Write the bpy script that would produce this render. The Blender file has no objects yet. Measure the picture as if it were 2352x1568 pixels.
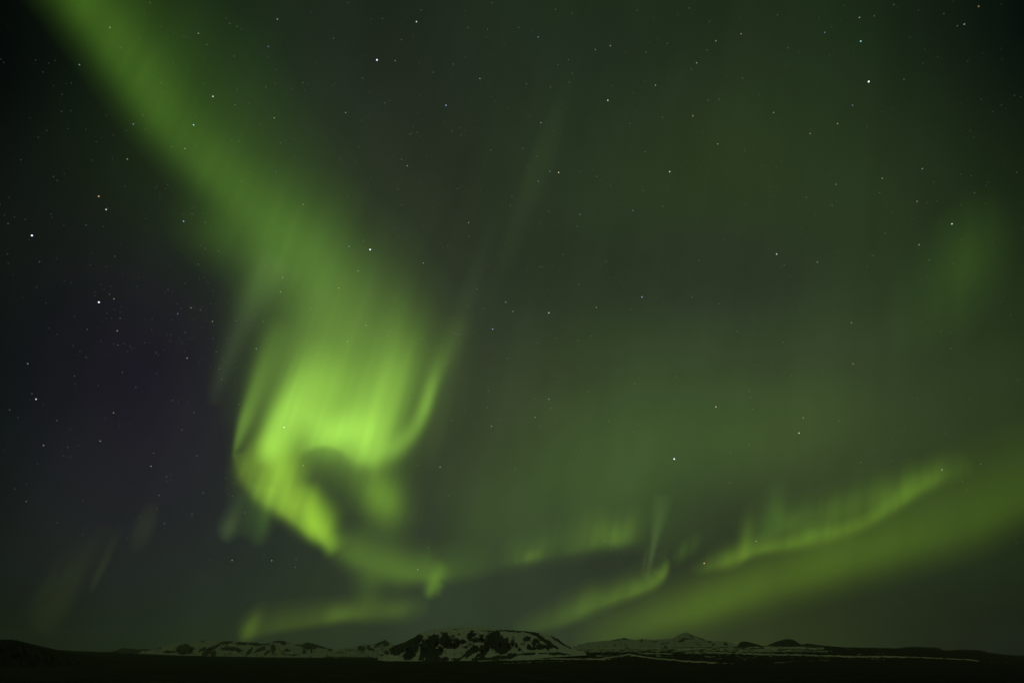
import bpy, bmesh, math, re
import numpy as np
from mathutils import Vector

# ================================================================= camera
sc = bpy.context.scene
PITCH = math.atan((1500.0 - 784.0) / 1307.0)
HC = 100.0                                   # eye height over the lava plain, metres
cam_d = bpy.data.cameras.new("camera"); cam = bpy.data.objects.new("camera", cam_d)
sc.collection.objects.link(cam); sc.camera = cam
cam.location = (0, 0, HC)
cam.rotation_euler = (math.pi / 2 + PITCH, 0, 0)
cam_d.sensor_width = 36.0; cam_d.lens = 36.0 * 1307.0 / 2352.0
cam_d.clip_start = 1.0; cam_d.clip_end = 1.0e7
sc.view_settings.view_transform = 'Standard'; sc.view_settings.look = 'None'
sc.view_settings.exposure = 0.0; sc.view_settings.gamma = 1.0
sc.cycles.transparent_max_bounces = 32
sc.cycles.max_bounces = 4; sc.cycles.diffuse_bounces = 2; sc.cycles.volume_bounces = 1
sc.cycles.caustics_reflective = False; sc.cycles.caustics_refractive = False
sc.cycles.use_adaptive_sampling = False
#<MODEL>
# ---------------------------------------------------------------- sky model (directions only)
W_, H_ = 2352.0, 1568.0          # survey grid on which the aurora was charted
FPX = 1307.0                     # focal length in survey units
def lin(c):
    c = np.asarray(c, float) / 255.0
    return np.where(c <= 0.04045, c / 12.92, ((c + 0.055) / 1.055) ** 2.4)

BX = [0, 261, 523, 784, 1045, 1307, 1568, 1829, 2091, 2352]
BY = [0, 250, 500, 750, 1000, 1200, 1350, 1450]
BASE = [
 [(3,6,4),(18,30,15),(26,40,23),(30,40,28),(30,40,28),(32,46,28),(33,45,28),(30,44,25),(22,34,20),(6,10,8)],
 [(8,12,12),(20,29,18),(33,52,28),(37,45,34),(37,46,33),(38,50,34),(38,52,31),(38,53,30),(31,45,26),(13,22,14)],
 [(14,20,15),(26,34,25),(36,48,28),(43,55,36),(40,48,35),(39,52,33),(42,55,33),(42,56,33),(37,51,30),(26,38,20)],
 [(13,18,18),(29,27,35),(34,37,37),(50,65,40),(52,61,43),(47,60,38),(50,63,42),(48,60,40),(47,63,36),(35,49,26)],
 [(14,20,18),(29,31,36),(34,35,38),(50,62,40),(51,62,42),(57,71,44),(60,80,44),(62,80,44),(54,68,40),(39,52,28)],
 [(16,24,23),(40,37,42),(37,43,39),(48,59,43),(57,69,44),(50,62,42),(48,58,40),(50,61,36),(44,58,32),(36,50,22)],
 [(20,26,20),(32,42,34),(33,43,37),(42,52,40),(42,53,42),(40,47,42),(42,50,35),(42,50,30),(36,46,29),(24,30,22)],
 [(18,26,12),(28,38,26),(40,50,30),(46,58,36),(48,62,42),(54,66,42),(54,66,35),(46,56,29),(36,44,27),(22,26,20)],
]
ZEN = np.array([2150.0, -3300.0])          # where the aurora's rays converge (magnetic zenith)
def raydir(x, y):
    d = ZEN - np.array([x, y]); return d / np.hypot(*d)

def resample(pts, n):
    P = np.array(pts, float)
    s = np.r_[0, np.cumsum(np.hypot(*(P[1:, :2] - P[:-1, :2]).T))]
    # smooth (Catmull-like) interpolation through the given stations
    t = np.linspace(0, s[-1], n)
    out = np.empty((n, P.shape[1]))
    for k in range(P.shape[1]):
        m = np.gradient(P[:, k], s)
        i = np.clip(np.searchsorted(s, t, 'right') - 1, 0, len(s) - 2)
        h = s[i + 1] - s[i]; u = (t - s[i]) / h
        lim = P[:, k]
        out[:, k] = ((2*u**3 - 3*u**2 + 1) * lim[i] + (u**3 - 2*u**2 + u) * h * m[i]
                     + (-2*u**3 + 3*u**2) * lim[i+1] + (u**3 - u**2) * h * m[i+1])
    return out, s[-1] / (n - 1)

class Field:
    """light of one aurora form on its own grid: box = x0, y0, x1, y1"""
    def __init__(s, box, step):
        s.box, s.step = box, step
        s.xs = np.arange(box[0], box[2] + step, step, dtype=float)
        s.ys = np.arange(box[1], box[3] + step, step, dtype=float)
        s.X, s.Y = np.meshgrid(s.xs, s.ys)
        s.I = np.zeros(s.X.shape + (3,))
    def _win(s, x, y, r):
        i0 = max(0, int((x - r - s.box[0]) / s.step)); i1 = min(len(s.xs), int((x + r - s.box[0]) / s.step) + 2)
        j0 = max(0, int((y - r - s.box[1]) / s.step)); j1 = min(len(s.ys), int((y + r - s.box[1]) / s.step) + 2)
        return (slice(j0, j1), slice(i0, i1)) if i1 > i0 and j1 > j0 else None
    def blob(s, x, y, sa, sb, ang, col):
        """elliptic puff, ang = direction of the sa axis in degrees (y down)"""
        w = s._win(x, y, 3.6 * max(sa, sb))
        if w is None: return
        dx, dy = s.X[w] - x, s.Y[w] - y
        c, n = math.cos(math.radians(ang)), math.sin(math.radians(ang))
        a, b = dx * c + dy * n, -dx * n + dy * c
        s.I[w] += np.exp(-0.5 * ((a / sa) ** 2 + (b / sb) ** 2))[..., None] * np.asarray(col)
    def stroke(s, pts, col, n=160, pw=2.0):
        """soft ribbon: stations (x, y, sigma left, sigma right, amount); left/right of travel"""
        P, ds = resample(pts, n)
        T = np.gradient(P[:, :2], axis=0); T /= np.hypot(T[:, 0], T[:, 1])[:, None]
        for (x, y, sl, sr, am), t in zip(P, T):
            sl, sr = max(sl, 1.0), max(sr, 1.0)
            w_al = max(ds * 1.3, 0.45 * min(sl, sr))
            w = s._win(x, y, 3.4 * max(sl, sr, w_al))
            if w is None or am <= 0: continue
            dx, dy = s.X[w] - x, s.Y[w] - y
            a = dx * t[0] + dy * t[1]; b = -dx * t[1] + dy * t[0]     # b>0: right of travel (y down)
            sb = np.where(b > 0, sr, sl)
            g = np.exp(-0.5 * (a / w_al) ** 2 - 0.5 * np.abs(b / sb) ** pw)
            s.I[w] += (g * am * ds / (2.5066 * w_al))[..., None] * np.asarray(col)
    def curtain(s, pts, col, n=220, seed=1, rough=0.35, top=None, soft=1.0):
        """rays standing on a foot line: stations (x, y, across, down, up, amount)"""
        P, ds = resample(pts, n)
        rs = np.random.RandomState(seed)
        t = np.linspace(0, 1, n)
        L = ds * n
        m = np.zeros(n); mu = np.zeros(n)
        for wl, a in ((90, .6), (42, .7), (20, .6), (10, .35)):
            k = max(3, int(L / wl) + 2)
            m += a * np.interp(t, np.linspace(0, 1, k), rs.uniform(-1, 1, k))
            mu += a * np.interp(t, np.linspace(0, 1, k), rs.uniform(-1, 1, k))
        m = np.clip(1 + rough * m, 0.05, 2.5); mu = np.clip(1 + 0.5 * rough * mu, 0.4, 1.8)
        T = np.gradient(P[:, :2], axis=0); T /= np.hypot(T[:, 0], T[:, 1])[:, None]
        for (x, y, wa, dn, up, am), tt, mm, mh in zip(P, T, m, mu):
            if am <= 0: continue
            d = raydir(x, y)
            cs = abs(tt @ d); sn = math.sqrt(max(0, 1 - cs * cs))
            up = up * mh
            se = 1 / math.sqrt((cs / (0.5 * (up + dn))) ** 2 + (sn / wa) ** 2)
            w = s._win(x, y, 3.2 * max(up, dn, wa))
            if w is None: continue
            dx, dy = s.X[w] - x, s.Y[w] - y
            a = dx * d[0] + dy * d[1]; b = -dx * d[1] + dy * d[0]
            ga = np.where(a < 0, np.exp(-0.5 * (a / dn) ** 2), np.exp(-0.5 * (np.maximum(a, 0) / up) ** 2))
            wb = wa * (1 + 0.5 * np.clip(a / up, 0, 2))
            g = np.exp(-0.5 * (b / wb) ** 2) * ga
            s.I[w] += (g * am * mm * ds / (2.5066 * se))[..., None] * np.asarray(col)

def vnoise(u, v, seed):
    """smooth value noise, numpy only"""
    rs = np.random.RandomState(seed); T = rs.uniform(-1, 1, (64, 64))
    i = np.floor(u).astype(int); j = np.floor(v).astype(int); a = u - i; b = v - j
    a = a*a*(3-2*a); b = b*b*(3-2*b)
    g = lambda p, q: T[p % 64, q % 64]
    return (g(i, j)*(1-a) + g(i+1, j)*a)*(1-b) + (g(i, j+1)*(1-a) + g(i+1, j+1)*a)*b
def streak(f, amp, wl=(46, 22, 11), seed=5, ratio=9.0):
    """break a form up into rays that all point at the magnetic zenith"""
    dx, dy = f.X - ZEN[0], f.Y - ZEN[1]
    th = np.arctan2(dx, dy); r = np.hypot(dx, dy)
    m = 0
    for k, w in enumerate(wl):
        m = m + (0.6 ** k) * vnoise(th * 4400.0 / w + 300, r / (w * ratio) + 11 * k, seed + k)
    f.I *= np.clip(1 + amp * m, 0.2, 2)[..., None]

HI = np.array([.40, 1.0, .08])      # high band, greener
CO = np.array([.49, 1.0, .10])
MD = np.array([.48, 1.0, .05])      # bright core
LO = np.array([.56, 1.0, .055])     # low, yellower through the thick air
RD = np.array([.72, 1.0, .16])      # brownish, seen through the low purple haze
PA = np.array([.66, 1.0, .34])      # pale, greyish veil
def forms():
    F = {}
    # broad diagonal band, top left to the swirl
    f = Field((-40, -60, 960, 800), 6)
    f.stroke([(100,-110,52,40,.07),(180,-12,54,40,.09),(252,98,56,38,.085),(322,203,58,38,.08),(394,300,56,36,.082),(474,388,54,36,.085),
              (554,463,54,40,.09),(634,533,56,46,.075),(712,608,60,54,.06),(795,688,60,60,.02)], HI*.84, n=120)
    f.stroke([(150,-110,110,60,.025),(290,60,110,60,.032),(430,250,110,60,.03),(580,400,100,60,.028),(740,560,90,60,.02)], HI, n=80)
    f.blob(525, 548, 70, 46, 30, HI*.045)
    f.blob(605, 640, 55, 24, -58, HI*.03)
    streak(f, .13, wl=(64, 28, 13), seed=31, ratio=7)
    F['band'] = f
    # the bright swirl
    f = Field((370, 330, 1130, 1340), 3)
    f.blob(700, 600, 120, 78, 55, HI*.045)
    f.blob(770, 720, 110, 100, 80, CO*.065+PA*.015)
    f.blob(800, 835, 95, 108, 75, CO*.12)
    f.blob(935, 800, 80, 42, 80, CO*.04)
    f.blob(770, 930, 72, 84, 100, CO*.30)
    f.blob(742, 985, 32, 60, 95, CO*.12)
    f.blob(660, 825, 80, 30, -60, CO*.02)
    # left lobe, leaning with the rays
    f.stroke([(604,1066,14,26,.06),(614,1030,16,30,.38),(632,985,18,40,.50),(658,930,21,46,.42),(690,880,24,52,.24),(725,825,30,52,.08),(750,790,34,50,.01)], CO, n=120)
    # right lobe
    f.blob(890, 905, 72, 32, -72, CO*.25)
    f.blob(852, 1000, 46, 36, -52, CO*.27)
    f.blob(775, 1000, 44, 24, -45, CO*.14)
    # streaked foot of the main curtain
    f.curtain([(690,1034,6,9,50,.06),(740,1018,6,6,50,.16),(780,1024,6,7,50,.16),(820,1048,7,14,60,.12),
               (870,1052,8,16,60,.08)], CO, seed=4, rough=.5)
    # right arm
    f.stroke([(840,1056,22,22,.12),(895,1036,20,18,.19),(935,1008,16,13,.18),(960,975,13,11,.20),(977,936,12,10,.26),(989,895,12,10,.22),(1002,855,14,12,.12),(1024,805,18,15,.05),(1055,735,20,18,.01)], CO, n=120)
    # left filament and its veil
    f.stroke([(536,1046,3,4,.03),(545,1012,5,9,.14),(558,968,8,14,.20),(577,918,11,17,.17),(598,860,14,19,.12),(620,800,17,21,.07),(645,740,22,22,.02)], CO, n=120)
    f.blob(588, 1030, 55, 22, -68, LO*.075)
    f.blob(590, 1080, 34, 20, 60, LO*.06)
    f.stroke([(540,1044,16,5,.05),(560,1092,20,13,.06),(597,1130,24,15,.10),(636,1154,26,13,.11),(684,1194,22,11,.09),(735,1244,16,11,.03)], LO*np.array([.95,1,1]), n=140)
    f.curtain([(552,1084,4,9,44,.05),(592,1136,4,12,55,.09),(636,1162,4,14,60,.11),(680,1192,4,12,45,.08),(725,1236,4,9,40,.05)], LO, seed=12, rough=.9)
    # left limb of the hook running down into the tail
    f.stroke([(618,1000,30,26,.08),(634,1045,34,28,.26),(642,1085,30,28,.36),(648,1118,26,28,.26),(656,1150,22,24,.14),(668,1178,18,18,.04)], CO*np.array([1.05,1,.6]), n=100)
    f.stroke([(706,1112,16,18,.05),(710,1145,22,22,.26),(718,1182,26,24,.40),(734,1218,24,17,.42),(750,1244,18,11,.26),(770,1268,22,11,.05)], LO*np.array([.92,1,.8]), n=100)
    # patch right of the hook
    f.blob(876, 1142, 44, 31, 65, MD*.185)
    f.blob(855, 1095, 60, 46, 60, CO*.03)
    f.blob(750, 1080, 70, 60, 0, CO*.02)
    # isolated rays under the hook
    f.stroke([(512,1243,9,9,.005),(524,1220,14,12,.042),(540,1180,13,12,.03),(556,1135,11,10,.012)], PA*np.array([.85,1,.7]), n=60)
    f.stroke([(588,1255,13,11,.005),(600,1215,14,12,.045),(612,1170,14,11,.07),(625,1120,13,10,.07)], HI, n=60)
    f.stroke([(560,1230,12,12,.012),(580,1160,14,14,.03),(590,1110,12,14,.03)], HI, n=50)
    f.stroke([(488,925,9,9,.006),(515,850,13,12,.022),(545,775,16,16,.024),(590,690,26,22,.03),(640,600,40,30,.03)], PA, n=90)
    streak(f, .10, wl=(44, 20, 10), ratio=10)
    F['swirl'] = f
    # tail
    f = Field((680, 1180, 1200, 1420), 4)
    f.stroke([(760,1240,30,18,.05),(810,1275,36,20,.10),(870,1300,36,22,.11),(930,1312,34,20,.12),(980,1322,30,12,.09),(1040,1315,34,14,.04),(1110,1300,36,18,.012),(1160,1292,36,20,.002)], MD, n=120)
    f.stroke([(983,1375,7,6,.02),(990,1352,10,9,.13),(1003,1325,13,11,.10),(1018,1295,14,12,.03)], MD, n=50)
    f.stroke([(1003,1368,5,5,.02),(1012,1340,6,6,.04)], MD, n=20)
    f.stroke([(850,1320,24,24,.04),(848,1355,22,22,.035),(842,1390,20,20,.02)], MD, n=40)
    F['tail'] = f
    # low arc on the left
    f = Field((500, 1330, 1060, 1512), 3)
    f.stroke([(552,1466,12,8,.012),(572,1454,24,9,.055),(600,1447,26,9,.045),(660,1436,27,9,.05),(730,1423,24,10,.06),(800,1410,19,11,.085),(850,1406,21,14,.07),(905,1402,20,14,.068),(945,1396,18,16,.035),(985,1388,14,14,.005)], LO, n=130)
    f.blob(578, 1436, 26, 10, -60, LO*.05)
    streak(f, .22, wl=(50, 20), seed=49)
    F['arc'] = f
    # rayed fringe in the middle
    f = Field((1080, 1130, 1640, 1340), 3)
    f.curtain([(1150,1292,10,8,26,.012),(1215,1282,9,8,26,.04),(1260,1272,9,9,38,.032),(1330,1256,9,10,40,.028),(1370,1246,8,11,34,.045),(1440,1238,8,11,34,.042),(1475,1230,8,11,34,.01)], HI*np.array([1.25,1,.8]), seed=5, rough=.6)
    f.blob(1217, 1277, 17, 9, -25, LO*.05)
    f.blob(1575, 1262, 24, 10, -50, HI*.05)
    f.stroke([(1484,1335,4,4,.006),(1493,1290,4,4,.032),(1503,1240,5,6,.038),(1511,1200,9,9,.034),(1522,1140,13,13,.014),(1535,1060,16,16,.002)], PA*np.array([.85,1,.7]), n=70)
    f.stroke([(1474,1325,3,3,.006),(1480,1290,3,3,.016),(1487,1255,4,4,.006)], PA, n=40)
    streak(f, .42, wl=(30, 14, 8), seed=15)
    F['fringe'] = f
    # wide diffuse sheet above the dark lane, rising to the right
    f = Field((940, 740, 2260, 1420), 8)
    f.stroke([(1040,1210,90,60,.004),(1160,1130,100,80,.016),(1330,1080,100,80,.026),(1520,1050,90,80,.022),(1700,1010,80,70,.017),(1850,970,70,70,.010),(2020,900,70,70,.003)], HI*np.array([1.1,1,1.3])*.85, n=90)
    f.curtain([(1010,1300,22,26,110,.010),(1120,1290,22,20,120,.022),(1230,1275,22,18,120,.028),(1340,1250,22,18,110,.026),(1450,1232,20,20,90,.020),(1560,1240,22,30,70,.010),(1640,1270,22,30,60,.003)], HI*np.array([1.15,1,1.0]), seed=33, rough=.6)
    streak(f, .12, wl=(80, 34, 15), seed=51, ratio=7)
    F['diffuse'] = f
    # long ribbon on the right
    f = Field((1560, 1020, 2290, 1340), 3)
    f.stroke([(1590,1312,10,7,.01),(1640,1298,14,9,.05),(1690,1281,14,9,.065),(1740,1262,15,9,.09),(1800,1251,18,10,.105),(1845,1243,19,10,.12),(1900,1230,17,11,.10),(1960,1212,15,10,.09),
              (2020,1182,15,9,.085),(2080,1142,19,10,.095),(2125,1110,22,12,.085),(2170,1087,24,14,.045),(2230,1062,24,18,.008)], HI*np.array([1.25,1,.6]), n=240)
    f.stroke([(1790,1202,20,16,.015),(1840,1192,22,16,.032),(1900,1176,23,18,.045),(1960,1158,24,20,.042),(2030,1138,26,20,.045),(2090,1110,26,20,.03),(2140,1092,20,16,.006)], HI*np.array([1.2,1,.6]), n=120)
    f.curtain([(1620,1306,5,6,22,.02),(1660,1296,4,8,24,.05),(1690,1292,4,9,30,.07),(1712,1278,4,7,30,.05),(1740,1262,5,6,30,.02)], LO, seed=3, rough=.9)
    f.curtain([(1700,1258,8,8,60,.012),(1800,1210,7,10,40,.026),(1860,1200,9,9,50,.010),(2000,1150,10,9,50,.008)], HI, seed=8, rough=.9)
    f.curtain([(1840,1236,5,6,40,.02),(1960,1204,5,6,40,.018),(2080,1136,5,6,44,.02),(2170,1086,5,8,40,.008)], HI, seed=46, rough=1.2)
    streak(f, .26, wl=(46, 18, 9), seed=45)
    F['ribbon'] = f
    # short hooked ribbon
    f = Field((1110, 1250, 1590, 1500), 3)
    f.stroke([(1180,1450,16,8,.01),(1250,1435,22,10,.04),(1310,1417,24,10,.058),(1370,1392,26,10,.062),(1420,1370,24,10,.075),(1470,1353,18,9,.085),(1505,1338,15,8,.085),(1524,1320,11,6,.095),(1531,1302,8,5,.065),(1533,1285,6,5,.015)], LO*np.array([.9,1,1]), n=180)
    f.curtain([(1240,1432,6,5,24,.012),(1400,1378,6,5,30,.016),(1500,1340,5,5,34,.02),(1530,1310,4,4,30,.012)], LO, seed=47, rough=1.2)
    streak(f, .2, wl=(40, 16), seed=48)
    F['hook'] = f
    # broad low band
    f = Field((1220, 880, 2560, 1560), 8)
    f.stroke([(1330,1490,34,16,.008),(1440,1450,38,20,.05),(1550,1415,40,26,.078),(1650,1380,42,30,.084),(1760,1340,46,34,.08),(1880,1302,52,36,.078),(2000,1266,60,38,.075),(2120,1228,68,40,.066),(2240,1188,76,42,.056),(2340,1150,80,34,.046),(2480,1095,80,34,.04)], LO*np.array([.9,1,.5]), n=140)
    streak(f, .15, wl=(120, 50, 22), seed=50, ratio=5)
    F['lowband'] = f
    # patch near the right edge
    f = Field((1980, 340, 2400, 860), 8)
    f.blob(2232, 585, 74, 40, 100, HI*.024)
    f.blob(2175, 655, 110, 60, 125, HI*.018)
    streak(f, .22, wl=(70, 30), seed=77)
    F['patch'] = f
    # tall faint rays between swirl and right-hand sky
    f = Field((960, 60, 1420, 1160), 6)
    f.stroke([(985,1120,18,16,.002),(1020,900,18,16,.012),(1060,740,18,15,.010),(1115,560,20,16,.005),(1190,380,20,16,.001)], PA, n=80)
    f.stroke([(1100,760,12,20,.001),(1170,560,14,24,.006),(1240,350,15,26,.008),(1300,180,16,26,.002)], PA*np.array([.9,1,.7]), n=60)
    F['veil'] = f
    # faint rays low on the left
    f = Field((20, 1140, 420, 1470), 4)
    f.stroke([(207,1362,4,4,.003),(220,1332,5,6,.015),(240,1290,6,7,.016),(258,1250,8,8,.010),(280,1200,11,11,.003)], RD, n=60)
    f.stroke([(85,1455,34,30,.005),(115,1395,38,32,.011),(155,1335,40,32,.011),(200,1270,40,34,.008),(250,1200,40,34,.003)], RD, n=50)
    f.blob(330, 1205, 42, 20, -68, RD*.013)
    streak(f, .4, wl=(40, 16), seed=88)
    f.I *= .75
    F['rays'] = f
    return F
#</MODEL>
# ================================================================= directions
cP, sP = math.cos(PITCH), math.sin(PITCH)
def pdir(x, y):
    """unit direction (N,3) seen at survey coordinates x, y"""
    x = np.asarray(x, float); y = np.asarray(y, float)
    a = (x - 1176.0) / FPX; b = (784.0 - y) / FPX
    d = np.stack([a, cP - b * sP, sP + b * cP], -1)
    return d / np.linalg.norm(d, axis=-1, keepdims=True)
def at(x, y, Y):
    """world point on the ray through x, y at ground distance Y ahead"""
    d = pdir(x, y)
    return d * (np.asarray(Y, float) / d[..., 1])[..., None] + np.array([0, 0, HC])

# ================================================================= world: night sky with diffuse auroral glow
def bil(T, xs, ys, X, Y):
    xs = np.array(xs, float); ys = np.array(ys, float)
    i = np.clip(np.searchsorted(xs, X, 'right') - 1, 0, len(xs) - 2); j = np.clip(np.searchsorted(ys, Y, 'right') - 1, 0, len(ys) - 2)
    u = np.clip((X - xs[i]) / (xs[i+1] - xs[i]), 0, 1); v = np.clip((Y - ys[j]) / (ys[j+1] - ys[j]), 0, 1)
    u = (u*u*(3-2*u))[..., None]; v = (v*v*(3-2*v))[..., None]
    return (T[j, i]*(1-u) + T[j, i+1]*u)*(1-v) + (T[j+1, i]*(1-u) + T[j+1, i+1]*u)*v
BACK_FILL = (.140, .168, .064)  # colour of an added out-of-view sky lobe that lights the land
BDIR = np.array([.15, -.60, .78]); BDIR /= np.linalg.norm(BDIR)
def fit_glow():
    AMB = np.array([.0075, .0135, .0072])
    cx, cy = np.meshgrid(np.linspace(-60, 2412, 10), np.linspace(-60, 1500, 7))
    C = pdir(cx.ravel(), cy.ravel())
    gx, gy = np.meshgrid(np.linspace(-150, 2502, 54), np.linspace(-130, 1540, 36))
    G = pdir(gx.ravel(), gy.ravel())
    T = bil(lin(np.array(BASE)), BX, BY, np.clip(gx, 0, 2352), np.clip(gy, 0, 1450)).reshape(-1, 3) - AMB
    T = T - np.exp(5.0 * (G @ BDIR - 1))[:, None] * np.array(BACK_FILL)
    K = 1.0 / math.radians(10.5) ** 2
    A = np.exp(K * (G @ C.T - 1))
    Wt = np.linalg.solve(A.T @ A + 0.012 * np.eye(A.shape[1]), A.T @ T)
    return AMB, K, C, Wt, np.abs(A @ Wt - T).mean()
def build_world():
    AMB, K, C, Wt, err = fit_glow()
    print('glow fit error', err)
    w = bpy.data.worlds.new("World"); sc.world = w; w.use_nodes = True
    nt = w.node_tree; N = nt.nodes; L = nt.links; N.clear()
    out = N.new('ShaderNodeOutputWorld'); bg = N.new('ShaderNodeBackground')
    STR = 0.1
    bg.inputs['Strength'].default_value = STR
    L.new(bg.outputs[0], out.inputs[0])
    tc = N.new('ShaderNodeTexCoord')
    nrm = N.new('ShaderNodeVectorMath'); nrm.operation = 'NORMALIZE'; L.new(tc.outputs['Generated'], nrm.inputs[0])
    sky = N.new('ShaderNodeTexSky'); sky.sky_type = 'NISHITA'; sky.sun_disc = False
    sky.sun_elevation = math.radians(-14); sky.sun_rotation = math.radians(180)
    add0 = N.new('ShaderNodeVectorMath'); add0.operation = 'ADD'
    L.new(sky.outputs[0], add0.inputs[0]); add0.inputs[1].default_value = tuple(AMB / STR)
    acc = add0.outputs[0]
    def lobe(c, k, col, acc):
        d = N.new('ShaderNodeVectorMath'); d.operation = 'DOT_PRODUCT'
        L.new(nrm.outputs[0], d.inputs[0]); d.inputs[1].default_value = tuple(c)
        m = N.new('ShaderNodeMath'); m.operation = 'MULTIPLY_ADD'
        L.new(d.outputs['Value'], m.inputs[0]); m.inputs[1].default_value = k; m.inputs[2].default_value = -k
        e = N.new('ShaderNodeMath'); e.operation = 'EXPONENT'; L.new(m.outputs[0], e.inputs[0])
        c_ = N.new('ShaderNodeVectorMath'); c_.operation = 'SCALE'
        c_.inputs[0].default_value = tuple(col / STR); L.new(e.outputs[0], c_.inputs['Scale'])
        a = N.new('ShaderNodeVectorMath'); a.operation = 'ADD'
        L.new(c_.outputs[0], a.inputs[0]); L.new(acc, a.inputs[1])
        return a.outputs[0]
    for c, wt in zip(C, Wt):
        acc = lobe(c, K, wt, acc)
    # added fill glow in the unseen sky, overhead and behind, to brighten the snow
    acc = lobe(BDIR, 5.0, np.array(BACK_FILL), acc)
    # slow mottling of the glow
    nz = N.new('ShaderNodeTexNoise'); nz.inputs['Scale'].default_value = 7.0; nz.inputs['Detail'].default_value = 3.0
    L.new(nrm.outputs[0], nz.inputs['Vector'])
    mr = N.new('ShaderNodeMapRange'); mr.inputs['From Min'].default_value = .3; mr.inputs['From Max'].default_value = .7
    mr.inputs['To Min'].default_value = .93; mr.inputs['To Max'].default_value = 1.07
    L.new(nz.outputs['Fac'], mr.inputs['Value'])
    # faint rays all over the glow, converging on the magnetic zenith
    zx, zy, zz = RAYF
    sp = [N.new('ShaderNodeVectorMath') for _ in range(3)]
    for s_, v_ in zip(sp, (zx, zy, zz)):
        s_.operation = 'DOT_PRODUCT'; L.new(nrm.outputs[0], s_.inputs[0]); s_.inputs[1].default_value = tuple(v_)
    an = N.new('ShaderNodeMath'); an.operation = 'ARCTAN2'; L.new(sp[0].outputs['Value'], an.inputs[0]); L.new(sp[1].outputs['Value'], an.inputs[1])
    cb = N.new('ShaderNodeCombineXYZ'); L.new(an.outputs[0], cb.inputs[0]); L.new(sp[2].outputs['Value'], cb.inputs[1])
    mp = N.new('ShaderNodeMapping'); mp.inputs['Scale'].default_value = (17.0, 2.4, 1.0); L.new(cb.outputs[0], mp.inputs[0])
    n2 = N.new('ShaderNodeTexNoise'); n2.inputs['Scale'].default_value = 1.0; n2.inputs['Detail'].default_value = 2.5; L.new(mp.outputs[0], n2.inputs['Vector'])
    m2 = N.new('ShaderNodeMapRange'); m2.inputs['From Min'].default_value = .3; m2.inputs['From Max'].default_value = .7
    m2.inputs['To Min'].default_value = .95; m2.inputs['To Max'].default_value = 1.05; L.new(n2.outputs['Fac'], m2.inputs['Value'])
    mm = N.new('ShaderNodeMath'); mm.operation = 'MULTIPLY'; L.new(mr.outputs[0], mm.inputs[0]); L.new(m2.outputs[0], mm.inputs[1])
    mu = N.new('ShaderNodeVectorMath'); mu.operation = 'SCALE'; L.new(acc, mu.inputs[0]); L.new(mm.outputs[0], mu.inputs['Scale'])
    mx = N.new('ShaderNodeVectorMath'); mx.operation = 'MAXIMUM'; L.new(mu.outputs[0], mx.inputs[0]); mx.inputs[1].default_value = (.0008, .0014, .0012)
    L.new(mx.outputs[0], bg.inputs['Color'])
_z = pdir(ZEN[0], ZEN[1]); _x = np.cross(_z, pdir(1176, 784)); _x /= np.linalg.norm(_x); _y = np.cross(_x, _z)
RAYF = (_x, -_y, _z)
build_world()

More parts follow.
